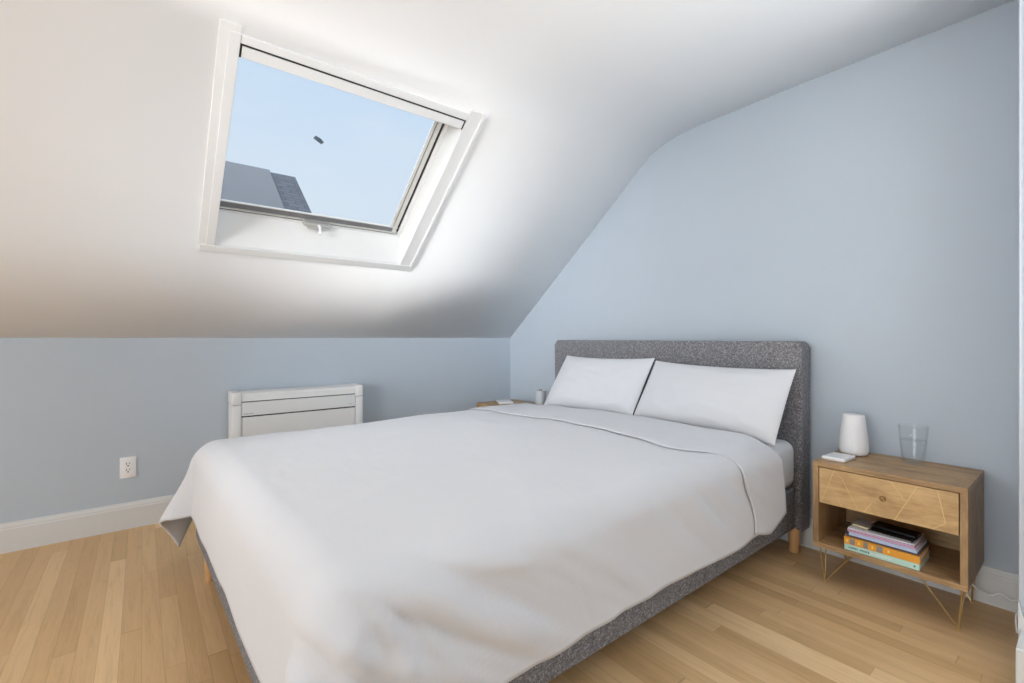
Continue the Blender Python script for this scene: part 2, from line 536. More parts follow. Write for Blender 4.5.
# outer frame and sash
q0f = SQ0 + 0.135 * math.tan(ANG)
LW = 0.012
sobj('window_frame', [(SY0 + 0.001, SY1 - 0.001, q0f + 0.002, q0f + 0.012, 0.128, 0.16), (SY1 - 0.022, SY1 - 0.001, q0f, 1.735, 0.132, 0.19),
                      (SY0 + 0.001, SY0 + LW, q0f, 1.735, 0.135, 0.19), (SY0 + 0.001, SY1 - 0.001, 1.70, 1.735, 0.12, 0.19)], M['casing'])
sobj('seal', [(SY1 - 0.036, SY1 - 0.0225, q0f + 0.03, 1.71, 0.140, 0.19), (SY0 + LW, SY1 - 0.036, q0f + 0.0125, q0f + 0.017, 0.134, 0.16)], M['gap_strip'])
sobj('sash', [(SY0 + LW, SY1 - 0.034, q0f + 0.018, q0f + 0.026, 0.130, 0.146, 0.002),
              (SY0 + LW, SY1 - 0.034, q0f + 0.058, q0f + 0.064, 0.134, 0.146, 0.0015),
              (SY1 - 0.060, SY1 - 0.036, q0f + 0.022, 1.71, 0.136, 0.18, 0.003), (SY1 - 0.082, SY1 - 0.066, q0f + 0.06, 1.71, 0.138, 0.146, 0.002),
              (SY0 + LW, SY0 + 0.02, q0f + 0.03, 1.71, 0.138, 0.18, 0.003),
              (SY0 + LW, SY1 - 0.034, 1.66, 1.71, 0.135, 0.18, 0.003)], M['alu_light'])
sobj('sash_cladding', [(SY0 + LW, SY1 - 0.062, q0f + 0.027, q0f + 0.058, 0.138, 0.146), (SY1 - 0.0665, SY1 - 0.0595, q0f + 0.05, 1.70, 0.141, 0.146)], M['alu'])
sobj('pane', [(SY0 + 0.02, SY1 - 0.078, q0f + 0.050, 1.67, 0.1465, 0.1525)], M['pane'])
# crank operator on the bottom sash
hy = -1.86
bm = bmesh.new()
sbox(bm, hy - 0.075, hy + 0.075, q0f + 0.004, q0f + 0.030, 0.098, 0.134, 0.009)
sbox(bm, hy - 0.055, hy + 0.03, q0f - 0.004, q0f + 0.010, 0.088, 0.11, 0.006)
hd = obj('operator', bm, M['nickel'], win)
bm = bmesh.new()
a = WI @ slope(hy + 0.005, q0f + 0.016, 0.10)
tube(bm, spline([a, a + Vector((0.018, 0.0, -0.004)), a + Vector((0.028, 0.001, -0.022)), a + Vector((0.030, 0.002, -0.05))], 4), [0.008] * 9 + [0.007, 0.008, 0.010, 0.008][:4], 10)
obj('handle', bm, M['casing'], hd)

sp = slope(-1.952, 1.352, 0.1530)
bm = bmesh.new()
box(bm, -0.024, -0.006, -0.010, 0.010, 0, 0.004, 0.0018)
box(bm, -0.010, 0.012, -0.012, 0.010, 0, 0.005, 0.0018)
box(bm, 0.008, 0.026, -0.010, 0.009, 0, 0.004, 0.0018)
o = obj('debris_speck', bm, M['speck'])
o.location = sp
o.rotation_euler = (Matrix.Rotation(-ANG, 3, 'Y') @ Matrix.Rotation(math.radians(118), 3, 'Z')).to_euler()
tag(o, 'tiny dark grey speck against the blue sky on the skylight glass', 'debris')

# ------------------------------------------------------------------ neighbour's house beyond the skylight
nh = empty('neighbor_house', (-8.0, -4.0, -3.0), label='dark grey shingled rooftop of the house outside the skylight', cat='house')
RZ, NY0, NY1 = 4.70, -9.0, 0.09
L0 = Matrix.Translation(-nh.location)
na = math.radians(39.5)
def roof_slab(sgn):
    bm = bmesh.new()
    box(bm, 0, 3.4, NY0, NY1, -0.10, 0.0)
    o = obj('roof_slope', bm, M['shingle'], nh)
    o.location = Vector((-8.0, 0, RZ)) - nh.location
    o.rotation_euler = (0, na if sgn > 0 else PI - na, 0)
    if sgn < 0:
        for v in o.data.vertices: v.co.z = -v.co.z
    return o
roof_slab(1); roof_slab(-1)
bm = bmesh.new(); box(bm, -0.005, 2.6, -6.5, -0.44, 0.002, 0.05, 0.006, 1)
o = obj('roof_panel', bm, M['panel'], nh); o.location = Vector((-8.0, 0, RZ)) - nh.location; o.rotation_euler = (0, na, 0)
bm = bmesh.new()
hw = 2.35
extrude_profile(bm, [(-8 - hw, -3.0), (-8 + hw, -3.0), (-8 + hw, RZ - hw * math.tan(na) - 0.16), (-8, RZ - 0.16), (-8 - hw, RZ - hw * math.tan(na) - 0.16)], 'y', NY0 + 0.25, NY1 - 0.25)
o = obj('house_wall', bm, M['siding'], nh)
for v in o.data.vertices: v.co = L0 @ v.co

# ------------------------------------------------------------------ bed
BX0, BX1, BYF, BYH = 0.735, 2.42, -2.405, -0.03
bed = empty('bed', ((BX0 + BX1) / 2, -1.2, 0), label='upholstered grey tweed bed with a tall headboard against the blue wall', cat='bed')
LB = Matrix.Translation(-bed.location)
def bobj(name, bm, mat, **k):
    bmesh.ops.transform(bm, matrix=LB, verts=bm.verts)
    return obj(name, bm, mat, bed, **k)
# headboard: rounded-corner outline with soft edges
def rounded_slab(x0, x1, z0, z1, y0, y1, R, bev):
    bm = bmesh.new()
    outl = [(x0, z0), (x1, z0)]
    for k in range(9):
        t = k / 8 * PI / 2
        outl.append((x1 - R + R * math.cos(t), z1 - R + R * math.sin(t)))
    for k in range(9):
        t = PI / 2 + k / 8 * PI / 2
        outl.append((x0 + R + R * math.cos(t), z1 - R + R * math.sin(t)))
    extrude_profile(bm, [(p, z) for p, z in outl], 'y', y0, y1)
    es = [e for e in bm.edges if abs(e.verts[0].co.y - e.verts[1].co.y) < 1e-6]
    bmesh.ops.bevel(bm, geom=es, offset=bev, segments=4, affect='EDGES', profile=0.5)
    return bm
bobj('headboard', rounded_slab(BX0 - 0.005, BX1 + 0.025, 0.115, 1.034, -0.142, BYH, 0.030, 0.018), M['tweed'], angle=math.radians(38))
RB, RT = 0.122, 0.325
def SKEW(x):
    return -0.030 + 0.048 * (x - BX0) / (BX1 - BX0)
bobj('side_rail', BX(BX1 - 0.055, BX1, BYF + 0.075, -0.145, RB, RT, 0.014, 3), M['tweed'], angle=math.radians(38))
bobj('side_rail', BX(BX0, BX0 + 0.055, BYF + 0.075, -0.145, RB, RT, 0.014, 3), M['tweed'], angle=math.radians(38))
bm = BX(BX0, BX1, BYF, BYF + 0.055, RB, RT, 0.014, 3)
for v in bm.verts:
    v.co.y += SKEW(v.co.x)
bobj('foot_rail', bm, M['tweed'], angle=math.radians(38))
bm = bmesh.new()
for k in range(14):
    y = -2.30 + k * 0.16
    box(bm, BX0 + 0.056, BX1 - 0.056, y - 0.035, y + 0.035, 0.290, 0.324)
bobj('slats', bm, M['legwood'])
for lx, ly in ((BX1 - 0.018, -0.118), (BX0 + 0.20, -2.395), (BX1 - 0.20, -2.35), (BX0 + 0.055, -0.118)):
    bm = bmesh.new()
    lathe(bm, [(0.0, 0.0), (0.020, 0.0), (0.022, 0.003), (0.0265, 0.118), (0.0275, RB + 0.002), (0.0, RB + 0.002)], 24, lx, ly)
    bobj('leg', bm, M['legwood'], angle=math.radians(38))

mt = empty('mattress', ((BX0 + BX1) / 2, -1.2, 0.326), label='thick mattress in a white fitted sheet lying on the grey bed frame', cat='mattress')
bm = BX(BX0 + 0.012, BX1 + 0.008, -2.345, -0.150, 0.328, 0.556, 0.05, 5)
bmesh.ops.transform(bm, matrix=Matrix.Translation(-mt.location), verts=bm.verts)
obj('fitted_sheet', bm, M['sheet'], mt, smooth=True)

# ------------------------------------------------------------------ duvet
FX0, FX1, FY0 = 0.815, 2.358, -2.322
FY = FY0      # limits of the flat top
ZT = 0.585
RR = 0.095
def drape_profile(rad):
    if rad < RR * PI / 2:
        a = rad / RR
        return RR * math.sin(a), RR * (1 - math.cos(a))
    L = rad - RR * PI / 2
    return RR + 0.035 * L, RR + L
def duvet_point(X, Y, lift=0.0):
    """cloth coordinates to space: the top is puffed, the overhang rounds the edge and hangs"""
    FY = FY0 + SKEW(min(max(X, FX0), FX1))
    ox = X - FX1 if X > FX1 else (X - FX0 if X < FX0 else 0.0)
    oy = Y - FY if Y < FY else 0.0
    cx = min(max(X, FX0), FX1); cy = max(Y, FY)
    rad = math.hypot(ox, oy)
    ux = (X - FX0) / (FX1 - FX0); vy = (cy - FY) / (-0.45 - FY)
    uxc = min(max(ux, 0.0), 1.0)
    puff = 0.044 * (1 - abs(2 * uxc - 1) ** 2.4) * (1 - 0.75 * abs(2 * min(max(vy, 0), 1) - 1) ** 3.0)
    P = Vector((X * 1.0, Y, 0.0))
    puff -= 0.013 * (1 - uxc)
    n1 = noise.noise(P * 1.5) * 0.010
    n2 = noise.noise(Vector((X * 3.4 + 5, Y * 2.6, 3.1))) * 0.0065
    rid = 1 - abs(noise.noise(Vector((X * 2.2 + Y * 1.4 + 9, Y * 1.1 - X * 0.7, 1.7))))
    n3 = (rid ** 5) * 0.006
    rid2 = 1 - abs(noise.noise(Vector((X * 4.6 - Y * 1.0 + 2, Y * 3.3 + X * 1.6, 5.7))))
    n3 += (rid2 ** 6) * 0.0022
    topn = n1 + n2 + n3
    if rad <= 0:
        return Vector((cx, cy, ZT + puff + topn + lift))
    dx, dy = ox / rad, oy / rad
    out, down = drape_profile(rad)
    hang = smoothstep(0.06, 0.34, rad)
    # folds on the hanging sides
    f = 0.0
    if abs(dx) > 0.02 and X > FX1 and Y > FY - 0.5:
        s = (Y - FY); 
        ph = (rad * 0.815 - s * 0.58) * 46.0 + 3.2 * noise.noise(Vector((s * 1.5, rad * 2.0, 4.0)))
        env = (0.30 + 0.95 * noise.noise(Vector((s * 2.3 + 3.0, rad * 2.5, 8.0)))) * smoothstep(1.9, 1.1, s)
        f += abs(dx) * 0.030 * (1 - 0.75 * smoothstep(0.27, 0.395, rad)) * max(0.0, env) * (math.sin(ph) + 0.35 * math.sin(ph * 2.3 + 1)) * (0.3 + 0.7 * hang)
        # creases fanning out from the near foot corner
        th = math.atan2(rad + 0.02, max(s, 0.0) + 0.06)
        ds = math.hypot(rad + 0.02, max(s, 0.0) + 0.06)
        th += 0.10 * noise.noise(Vector((s * 3.0, rad * 5.0, 11.0)))
        rdg = (1 - abs(math.sin(th * 9.0 + 0.4))) ** 1.6 + 0.6 * (1 - abs(math.sin(th * 14.0 + 1.1))) ** 2.0
        f += abs(dx) * 0.017 * rdg * smoothstep(1.25, 0.35, ds) * smoothstep(0.02, 0.16, rad) * (1 - 0.6 * smoothstep(0.3, 0.395, rad))
    f += 0.016 * hang * noise.noise(Vector((X * 2.4, Y * 2.4, 2.0)))
    corner = 4 * abs(dx * dy) 
    if corner > 0.01:
        phi = math.atan2(abs(dy), abs(dx))
        f += 0.042 * smoothstep(0.12, 0.5, rad) * min(1, corner) * (math.cos(phi * 6.0 - 0.6) * 0.6 + 0.6)
    out += f + lift * min(1, out / RR)
    zz = ZT + puff + topn * (1 - 0.6 * hang) - down + lift * max(0.0, 1 - out / RR)
    if X < FX0 and Y < FY:        # the far foot corner hangs in a loose tip
        out += 0.098 * smoothstep(0.05, 0.5, rad)
    return Vector((cx + dx * out, cy + dy * out, max(0.05, zz)))

OVR, OVL, OVF = 0.395, 0.40, 0.375
def hem(base, k, amp=0.018):
    return base + amp * noise.noise(Vector((k * 2.3, base * 10, 0.5))) + 0.4 * amp * noise.noise(Vector((k * 7.0, 3.0, base)))
duv = empty('duvet', (1.58, -1.4, 0.585), label='rumpled white duvet spread over the grey bed with its head end folded back', cat='duvet')
LD = Matrix.Translation(-duv.location)
NX, NYY = 190, 170
bm = bmesh.new()
HEADY = -0.505
grid = []
for j in range(NYY + 1):
    v = j / NYY
    row = []
    for i in range(NX + 1):
        u = i / NX
        # foot hem depends on x position, side hems on y position
        xm = FX0 - OVL + u * (FX1 + OVR - FX0 + OVL)
        yf = FY0 - hem(OVF, xm) + SKEW(min(max(xm, FX0), FX1))
        Y = HEADY + v * (yf - HEADY)
        xl = FX0 - hem(OVL, Y); xr = FX1 + hem(OVR, Y + 9)
        X = xl + u * (xr - xl)
        # shrink the square corner of the cloth a little
        row.append(bm.verts.new(LD @ duvet_point(X, Y)))
    grid.append(row)
for j in range(NYY):
    for i in range(NX):
        bm.faces.new((grid[j][i], grid[j][i + 1], grid[j + 1][i + 1], grid[j + 1][i]))
cov = obj('duvet_cover', bm, M['duvet'], duv, smooth=True)
solidify(cov, 0.014, 0.0)

# the turned-back head end lies on top as a second layer
bm = bmesh.new()
NC, NV = 170, 36
g = []
for i in range(NC + 1):
    u = i / NC
    xr = FX1 + 0.415
    X = (FX0 - 0.36) + u * (xr - FX0 + 0.36)
    side = smoothstep(2.22, 2.47, X)
    side2 = smoothstep(2.45, 2.74, X)
    sl = smoothstep(0.95, 0.65, X)
    yfold = -0.99 + 0.015 * noise.noise(Vector((X * 2.0, 1, 1))) + 0.20 * side + 0.10 * side2 + 0.06 * sl
    yhead = -0.495 + 0.075 * smoothstep(2.38, 2.50, X) + 0.03 * side2 + 0.012 * noise.noise(Vector((X * 3, 4, 1)))
    col = []
    for j in range(NV + 1):
        v = j / NV
        Y = yhead + v * (yfold - yhead)
        edge = min(v, 1 - v)
        lift = 0.0140 - 0.001 * smoothstep(0.0, 0.12, edge) + 0.003 * noise.noise(Vector((X * 5, Y * 6, 7)))
        Xe = X - 0.05 * side2 * abs(v - 0.55) ** 1.3 * 2
        col.append(bm.verts.new(LD @ duvet_point(Xe, Y, lift)))
    g.append(col)
for i in range(NC):
    for j in range(NV):
        bm.faces.new((g[i][j], g[i + 1][j], g[i + 1][j + 1], g[i][j + 1]))
cuff = obj('folded_edge', bm, M['duvet'], duv, smooth=True)
solidify(cuff, 0.006, 0.0)

# ------------------------------------------------------------------ pillows
def pillow(name, label, loc, rx, rz, w, h, th, seed, tilt=0.0):
    t = empty(name, loc, rz, label, 'pillow', 'pillows leaning on the headboard')
    bm = bmesh.new()
    N = 44
    def pt(a, b, s):
        # a,b in -1..1 ; concave edges, pointed corners
        ea = 1 - 0.055 * (1 - b * b) ; eb = 1 - 0.075 * (1 - a * a)
        x = a * w / 2 * (1 - 0.010 * (1 - abs(b) ** 2.0)); y = b * h / 2 * (1 - 0.085 * (1 - abs(a) ** 2.2))
        k = max(0.0, (1 - abs(a) ** 3.2)) ** 0.62 * max(0.0, (1 - abs(b) ** 2.6)) ** 0.62
        sag = 1 - 0.22 * b                  # filling sinks to the bottom
        z = s * th / 2 * k * sag
        n = noise.noise(Vector((a * 1.7 + seed, b * 1.7, s))) * 0.010 + (1 - abs(noise.noise(Vector((a * 2.6 + b * 1.2 + seed, b * 2.0 - a * 0.8, s + 2))))) ** 6 * 0.007
        z += s * n * k
        return Vector((x, y, z))
    vs = {}
    for s in (1, -1):
        for i in range(N + 1):
            for j in range(N + 1):
                a = -1 + 2 * i / N; b = -1 + 2 * j / N
                a = math.sin(a * PI / 2); b = math.sin(b * PI / 2)
                if s == -1 and (i in (0, N) or j in (0, N)):
                    vs[(s, i, j)] = vs[(1, i, j)]
                else:
                    vs[(s, i, j)] = bm.verts.new(pt(a, b, s))
    for s in (1, -1):
        for i in range(N):
            for j in range(N):
                bm.faces.new((vs[(s, i, j)], vs[(s, i + 1, j)], vs[(s, i + 1, j + 1)], vs[(s, i, j + 1)]))
    # local: x width, y height, z thickness -> lean back
    mtx = Matrix.Rotation(rx, 4, 'X') @ Matrix.Rotation(tilt, 4, 'Z')
    bmesh.ops.transform(bm, matrix=mtx, verts=bm.verts)
    zmin = min(v.co.z for v in bm.verts)
    obj('pillowcase', bm, M['pillow'], t, smooth=True)
    return t
pillow('pillow', 'plump white pillow on the window side, partly behind its neighbour', (1.292, -0.316, 0.753), math.radians(56), math.radians(-1.0), 0.752, 0.418, 0.120, 1.3, math.radians(0.6))
pillow('pillow', 'plump white pillow on the nightstand side, overlapping the other one', (2.060, -0.322, 0.744), math.radians(56), math.radians(0.6), 0.768, 0.396, 0.130, 6.1, math.radians(-1.2))

# ------------------------------------------------------------------ nightstands
NW, ND, NZ0, NZ1, TH = 0.480, 0.365, 0.162, 0.525, 0.021
def nightstand(label):
    t = empty('nightstand', (0, 0, 0), 0, label, 'nightstand', 'wooden nightstands beside the bed')
    w, d = NW / 2, ND / 2
    def P(name, bm, m, par=t, **k): return obj(name, bm, m, par, **k)
    P('top_panel', BX(-w, w, -d, d, NZ1 - TH, NZ1, 0.0015, 1), M['mango'])
    P('bottom_panel', BX(-w, w, -d, d, NZ0, NZ0 + TH, 0.0015, 1), M['mango'])
    P('side_panel', BX(-w, -w + TH, -d, d, NZ0 + TH, NZ1 - TH, 0.001, 1), M['mango_shaded'])
    P('side_panel', BX(w - TH, w, -d, d, NZ0 + TH, NZ1 - TH, 0.001, 1), M['mango_shaded'])
    P('back_panel', BX(-w + TH, w - TH, d - 0.012, d, NZ0 + TH, NZ1 - TH), M['mango'])
    P('divider', BX(-w + TH, w - TH, -d + 0.02, d - 0.012, 0.352, 0.362), M['mango'])
    z0, z1 = 0.353, NZ1 - TH - 0.003
    dr = P('drawer', BX(-w + TH + 0.003, w - TH - 0.003, -d + 0.001, -d + 0.020, z0, z1, 0.001, 1), M['mango_drawer'])
    # brass inlay: long crossing diagonals over the drawer front, flush strips
    def strip(xa, za, xb, zb, r=0.0012):
        bm = bmesh.new()
        a = Vector((xa, -d + 0.0006, za)); b = Vector((xb, -d + 0.0006, zb))
        n = (b - a).normalized(); s = Vector((-n.z, 0, n.x)) * r
        q = [a + s, b + s, b - s, a - s]
        A = [bm.verts.new(p) for p in q]; B = [bm.verts.new(p + Vector((0, 0.0012, 0))) for p in q]
        bm.faces.new(A); bm.faces.new(list(reversed(B)))
        for i in range(4): bm.faces.new((A[i], A[(i + 1) % 4], B[(i + 1) % 4], B[i]))
        P('inlay_line', bm, M['inlay'], dr)
    hgt = z1 - z0
    for (fa, ga, fb, gb) in INLAY:
        xa = -w + TH + 0.003 + fa * (NW - 2 * TH - 0.006); xb = -w + TH + 0.003 + fb * (NW - 2 * TH - 0.006)
        strip(xa, z0 + ga * hgt, xb, z0 + gb * hgt)
    bm = bmesh.new()
    lathe(bm, [(0, 0), (0.004, 0), (0.004, 0.010), (0.0095, 0.012), (0.0105, 0.016), (0.009, 0.020), (0, 0.021)], 20)
    bmesh.ops.transform(bm, matrix=Matrix.Translation((0.003, -d + 0.001, (z0 + z1) / 2 + 0.002)) @ Matrix.Rotation(PI / 2, 4, 'X'), verts=bm.verts)
    P('knob', bm, M['knob'], dr, angle=math.radians(38))
    for sx in (-1, 1):
        for sy in (-1, 1):
            bm = bmesh.new()
            fx, fy = sx * (w - 0.030), sy * (d - 0.045)
            foot = Vector((fx, fy, 0.004))
            tops = [Vector((fx + sx * 0.012, fy + sy * 0.018, NZ0 - 0.001)), Vector((fx - sx * 0.105, fy + sy * 0.018, NZ0 - 0.001)), Vector((fx + sx * 0.012, fy - sy * 0.06, NZ0 - 0.001))]
            for p in tops:
                tube(bm, spline([p, p.lerp(foot, 0.93) + Vector((0, 0, 0.002)), foot], 5), 0.0031, 8)
            tube(bm, [foot + Vector((-0.004, 0, -0.0005)), foot + Vector((0.004, 0, -0.0005))], 0.0034, 8)
            # mounting plate
            box(bm, min(p.x for p in tops) - 0.006, max(p.x for p in tops) + 0.006, fy + sy * 0.018 - 0.006, fy + sy * 0.018 + 0.006, NZ0 - 0.003, NZ0 - 0.0002)
            P('leg', bm, M['brass'], t, angle=math.radians(38))
    return t
INLAY = [(0.02, 0.05, 0.125, 0.98), (0.085, 0.62, 0.19, 0.02), (0.125, 0.98, 0.185, 0.80), (0.19, 0.80, 0.32, 0.02),
         (0.56, 0.98, 0.66, 0.55), (0.74, 0.98, 0.60, 0.10), (0.60, 0.10, 0.585, 0.02), (0.87, 0.98, 0.92, 0.22), (0.92, 0.22, 0.84, 0.02), (0.36, 0.02, 0.42, 0.30)]
ns = nightstand('small wooden nightstand with brass hairpin legs holding a stack of books')
NSX, NSY = 2.812, -0.195
ns.location = (NSX, NSY, 0)
ns2 = ns.copy(); COL.objects.link(ns2)
ns2.location = (0.430, -0.318, 0)
ns2['label'] = 'wooden nightstand in the corner, almost hidden behind the far side of the bed'
for ch in list(ns.children):
    c = ch.copy(); COL.objects.link(c); c.parent = ns2
    for g2 in ch.children:
        d2 = g2.copy(); COL.objects.link(d2); d2.parent = c

# things on the right nightstand
TOP = NZ1 + 0.0006
sk = empty('smart_speaker', (2.646, -0.112, TOP), label='white tapered cordless speaker standing on the nightstand', cat='speaker')
bm = bmesh.new()
lathe(bm, [(0, 0.0), (0.042, 0.0), (0.050, 0.004), (0.0545, 0.012), (0.0565, 0.024), (0.056, 0.045), (0.053, 0.08), (0.049, 0.115), (0.0452, 0.145), (0.0422, 0.170), (0.0412, 0.176), (0.0392, 0.179), (0, 0.1785)], 56)
obj('body', bm, M['ceramic'], sk, angle=math.radians(50))
bm = bmesh.new()
lathe(bm, [(0, 0.1789), (0.0355, 0.1789), (0.036, 0.1794), (0.035, 0.1800), (0, 0.1803)], 48)
obj('top_plate', bm, M['plastic'], sk, smooth=True)

def charger(label, loc, rz, k=1.0):
    t = empty('charging_pad', loc, rz, label, 'charger')
    obj('body', BX(-0.043 * k, 0.043 * k, -0.060 * k, 0.060 * k, 0, 0.014, 0.004, 3), M['ceramic'], t, angle=math.radians(38))
    obj('rubber_edge', BX(-0.038 * k, 0.038 * k, -0.055 * k, 0.055 * k, 0.0138, 0.0146, 0.0003, 1), M['plastic'], t)
    return t
charger('flat white charging pad at the front corner of the nightstand top', (2.632, -0.262, TOP), math.radians(-4))
c2 = charger('flat white charging pad on the corner nightstand behind the bed', (0.335, -0.325, TOP), math.radians(62), 1.35)

def tumbler(label, loc, h=0.160, r0=0.038, r1=0.050, level=0.62):
    t = empty('drinking_glass', loc, 0, label, 'glass')
    bm = bmesh.new()
    th = 0.0022
    def R(z): return r0 + (r1 - r0) * (z / h)
    pr = [(0, 0.0), (r0 - 0.003, 0.0), (r0, 0.003)] + [(R(h * k / 6), h * k / 6) for k in range(1, 6)] + [(r1, h - 0.001), (r1 - th / 2, h), (r1 - th, h - 0.001)]
    pr += [(R(h * k / 6) - th, h * k / 6) for k in range(5, 0, -1)] + [(r0 - th - 0.003, 0.012), (0, 0.011)]
    lathe(bm, pr, 48)
    obj('glass_body', bm, M['glass'], t, angle=math.radians(50))
    bm = bmesh.new()
    zl = h * level
    e = 0.0004
    lathe(bm, [(0, 0.0116), (r0 - th - 0.003 - e, 0.0126), (R(zl * 0.5) - th - e, zl * 0.5), (R(zl) - th - e, zl), (0, zl - 0.0004)], 48)
    obj('water', bm, M['water'], t, angle=math.radians(50))
    return t
tumbler('tall clear glass half full of water on the wooden nightstand', (2.852, -0.105, TOP))
jr = empty('jar', (0.602, -0.172, TOP), 0, 'small pale grey jar just visible on the corner nightstand beside the headboard', 'jar')
bm = bmesh.new()
lathe(bm, [(0, 0.0), (0.034, 0.0), (0.038, 0.003), (0.040, 0.012), (0.040, 0.108), (0.0395, 0.112), (0.0372, 0.112), (0.0368, 0.108), (0.0368, 0.100), (0, 0.100)], 40)
obj('body', bm, M['jar'], jr, angle=math.radians(50))
bm = bmesh.new(); tube(bm, [(-0.014, 0.004, 0.1002), (-0.015, 0.004, 0.110), (-0.013, 0.005, 0.120)], 0.003, 8)
obj('wick', bm, M['dark'], jr)
bm = bmesh.new(); tube(bm, [(0.012, -0.006, 0.1002), (0.013, -0.006, 0.112), (0.015, -0.006, 0.124)], 0.003, 8)
obj('wick', bm, M['dark'], jr)

# stack of books on the open shelf
SH = NZ0 + TH + 0.0005
def book(name, label, cx, cy, z, w, d, h, cover, rz=0.0, soft=False, cat='book', parts=None):
    """spine faces the front (-y)"""
    t = empty(name, (cx, cy, z), rz, label, cat, 'books and magazines stacked in the nightstand')
    ct = 0.0022 if not soft else 0.0008
    bm = bmesh.new()
    box(bm, -w / 2, w / 2, -d / 2, d / 2, 0, ct, 0.0004, 1)
    box(bm, -w / 2, w / 2, -d / 2, d / 2, h - ct, h, 0.0004, 1)
    box(bm, -w / 2, w / 2, -d / 2, -d / 2 + ct, ct, h - ct)
    obj('cover', bm, cover, t)
    k = 0.003 if not soft else 0.0008
    obj('page_block', BX(-w / 2 + k, w / 2 - k, -d / 2 + ct, d / 2 - k, ct, h - ct), M['pages'], t)
    if parts:
        for nm, mat, rects in parts:
            many = nm in ('spine_block', 'spine_mark')
            bm = bmesh.new()
            for (x0, x1, z0, z1) in rects:
                box(bm, x0 * w - w / 2, x1 * w - w / 2, -d / 2 - 0.0006, -d / 2 + 0.0001, z0 * h, z1 * h)
                if many:
                    obj(nm, bm, mat, t); bm = bmesh.new()
            if not many:
                obj(nm, bm, mat, t)
    return t
bx = 2.802; fy = -0.366
z = SH
d = 0.175
rnd = random.Random(3)
txt = []
xx = 0.06
while xx < 0.66:
    wd = rnd.uniform(0.006, 0.016)
    if not (0.18 < xx < 0.2):
        txt.append((xx, xx + wd, 0.36 + rnd.uniform(-0.04, 0.03), 0.62 + rnd.uniform(-0.04, 0.06)))
    xx += wd + rnd.uniform(0.004, 0.012)
book('book', 'mint green book at the bottom of the stack', bx, fy + d / 2, z, 0.236, d, 0.0235, M['mint'], 0.0,
     parts=[('lettering', M['teal_print'], [r for r in txt if r[0] < 0.36]), ('spine_mark', M['teal_print'], [(0.93, 0.95, 0.35, 0.65)]), ('title_lettering', M['ceramic'], [r for r in txt if r[0] >= 0.36])])
z += 0.0240
book('book', 'orange book with grey blocks on its spine above the mint one', bx - 0.001, fy + d / 2 - 0.001, z, 0.238, d, 0.0275, M['orange_cover'], math.radians(0.6),
     parts=[('spine_block', M['grey_cover'], [(0.085, 0.155, 0.08, 0.94), (0.275, 0.335, 0.08, 0.94), (0.455, 0.535, 0.08, 0.94)]),
            ('spine_mark', M['yellow_print'], [(0.03, 0.06, 0.3, 0.7), (0.2, 0.23, 0.3, 0.7), (0.385, 0.41, 0.3, 0.7), (0.6, 0.625, 0.35, 0.72)])])
z += 0.0280
book('book', 'slate blue thin book between the orange one and the pale magazines', bx - 0.002, fy + 0.012 + d / 2 - 0.004, z, 0.234, 0.17, 0.0085, M['slateblue'], math.radians(-0.6))
z += 0.0090
book('book', 'ice blue paperback under the pink magazine', bx + 0.004, fy + 0.082, z, 0.214, 0.160, 0.0125, M['iceblue'], math.radians(-0.5), soft=True)
z += 0.0130
book('magazine', 'dusty pink magazine lying over the ice blue paperback', bx - 0.002, fy + 0.084, z, 0.216, 0.158, 0.0050, M['pink'], math.radians(0.8), soft=True, cat='magazine')
z += 0.0053
book('magazine', 'lavender magazine between the pink and the white ones', bx - 0.004, fy + 0.086, z, 0.212, 0.156, 0.0050, M['lavender'], math.radians(-0.8), soft=True, cat='magazine')
z += 0.0053
book('magazine', 'white magazine topmost in the stack, under the black devices', bx - 0.004, fy + 0.088, z, 0.212, 0.156, 0.0045, M['paper_white'], math.radians(1.2), soft=True, cat='magazine')
z += 0.0049
er = empty('e_reader', (bx + 0.036, fy + 0.081, z), math.radians(-3), 'flat black e-reader in a cover on top of the magazines', 'e-reader')
obj('case', BX(-0.080, 0.062, -0.060, 0.062, 0, 0.0075, 0.003, 3), M['black_plastic'], er, angle=math.radians(38))
obj('screen', BX(-0.073, 0.055, -0.054, 0.056, 0.0074, 0.0080, 0.0002, 1), M['black_glass'], er)
bm = bmesh.new(); box(bm, -0.078, 0.058, -0.0606, -0.0598, 0.0030, 0.0044)
obj('edge_strip', bm, M['grey_logo'], er)
z2 = z + 0.0083
ph = empty('smartphone', (bx + 0.028, fy + 0.096, z2), math.radians(-6), 'black smartphone lying on the e-reader', 'phone')
obj('body', BX(-0.072, 0.072, -0.036, 0.036, 0, 0.0078, 0.003, 3), M['black_plastic'], ph, angle=math.radians(38))
obj('screen', BX(-0.069, 0.069, -0.033, 0.033, 0.0076, 0.0081, 0.0002, 1), M['black_glass'], ph)
pn = empty('pen', (bx - 0.058, fy + 0.040, z + 0.0042), math.radians(-8), 'thin cream and black pen lying in front of the e-reader', 'pen')
bm = bmesh.new(); tube(bm, [(-0.045, 0, 0), (0.018, 0, 0)], 0.0038, 10)
obj('barrel', bm, M['cream'], pn, angle=math.radians(38))
bm = bmesh.new(); tube(bm, [(-0.070, 0, 0), (-0.068, 0, 0), (-0.0455, 0, 0)], [0.002, 0.004, 0.0041], 10)
obj('cap', bm, M['black_plastic'], pn, angle=math.radians(38))

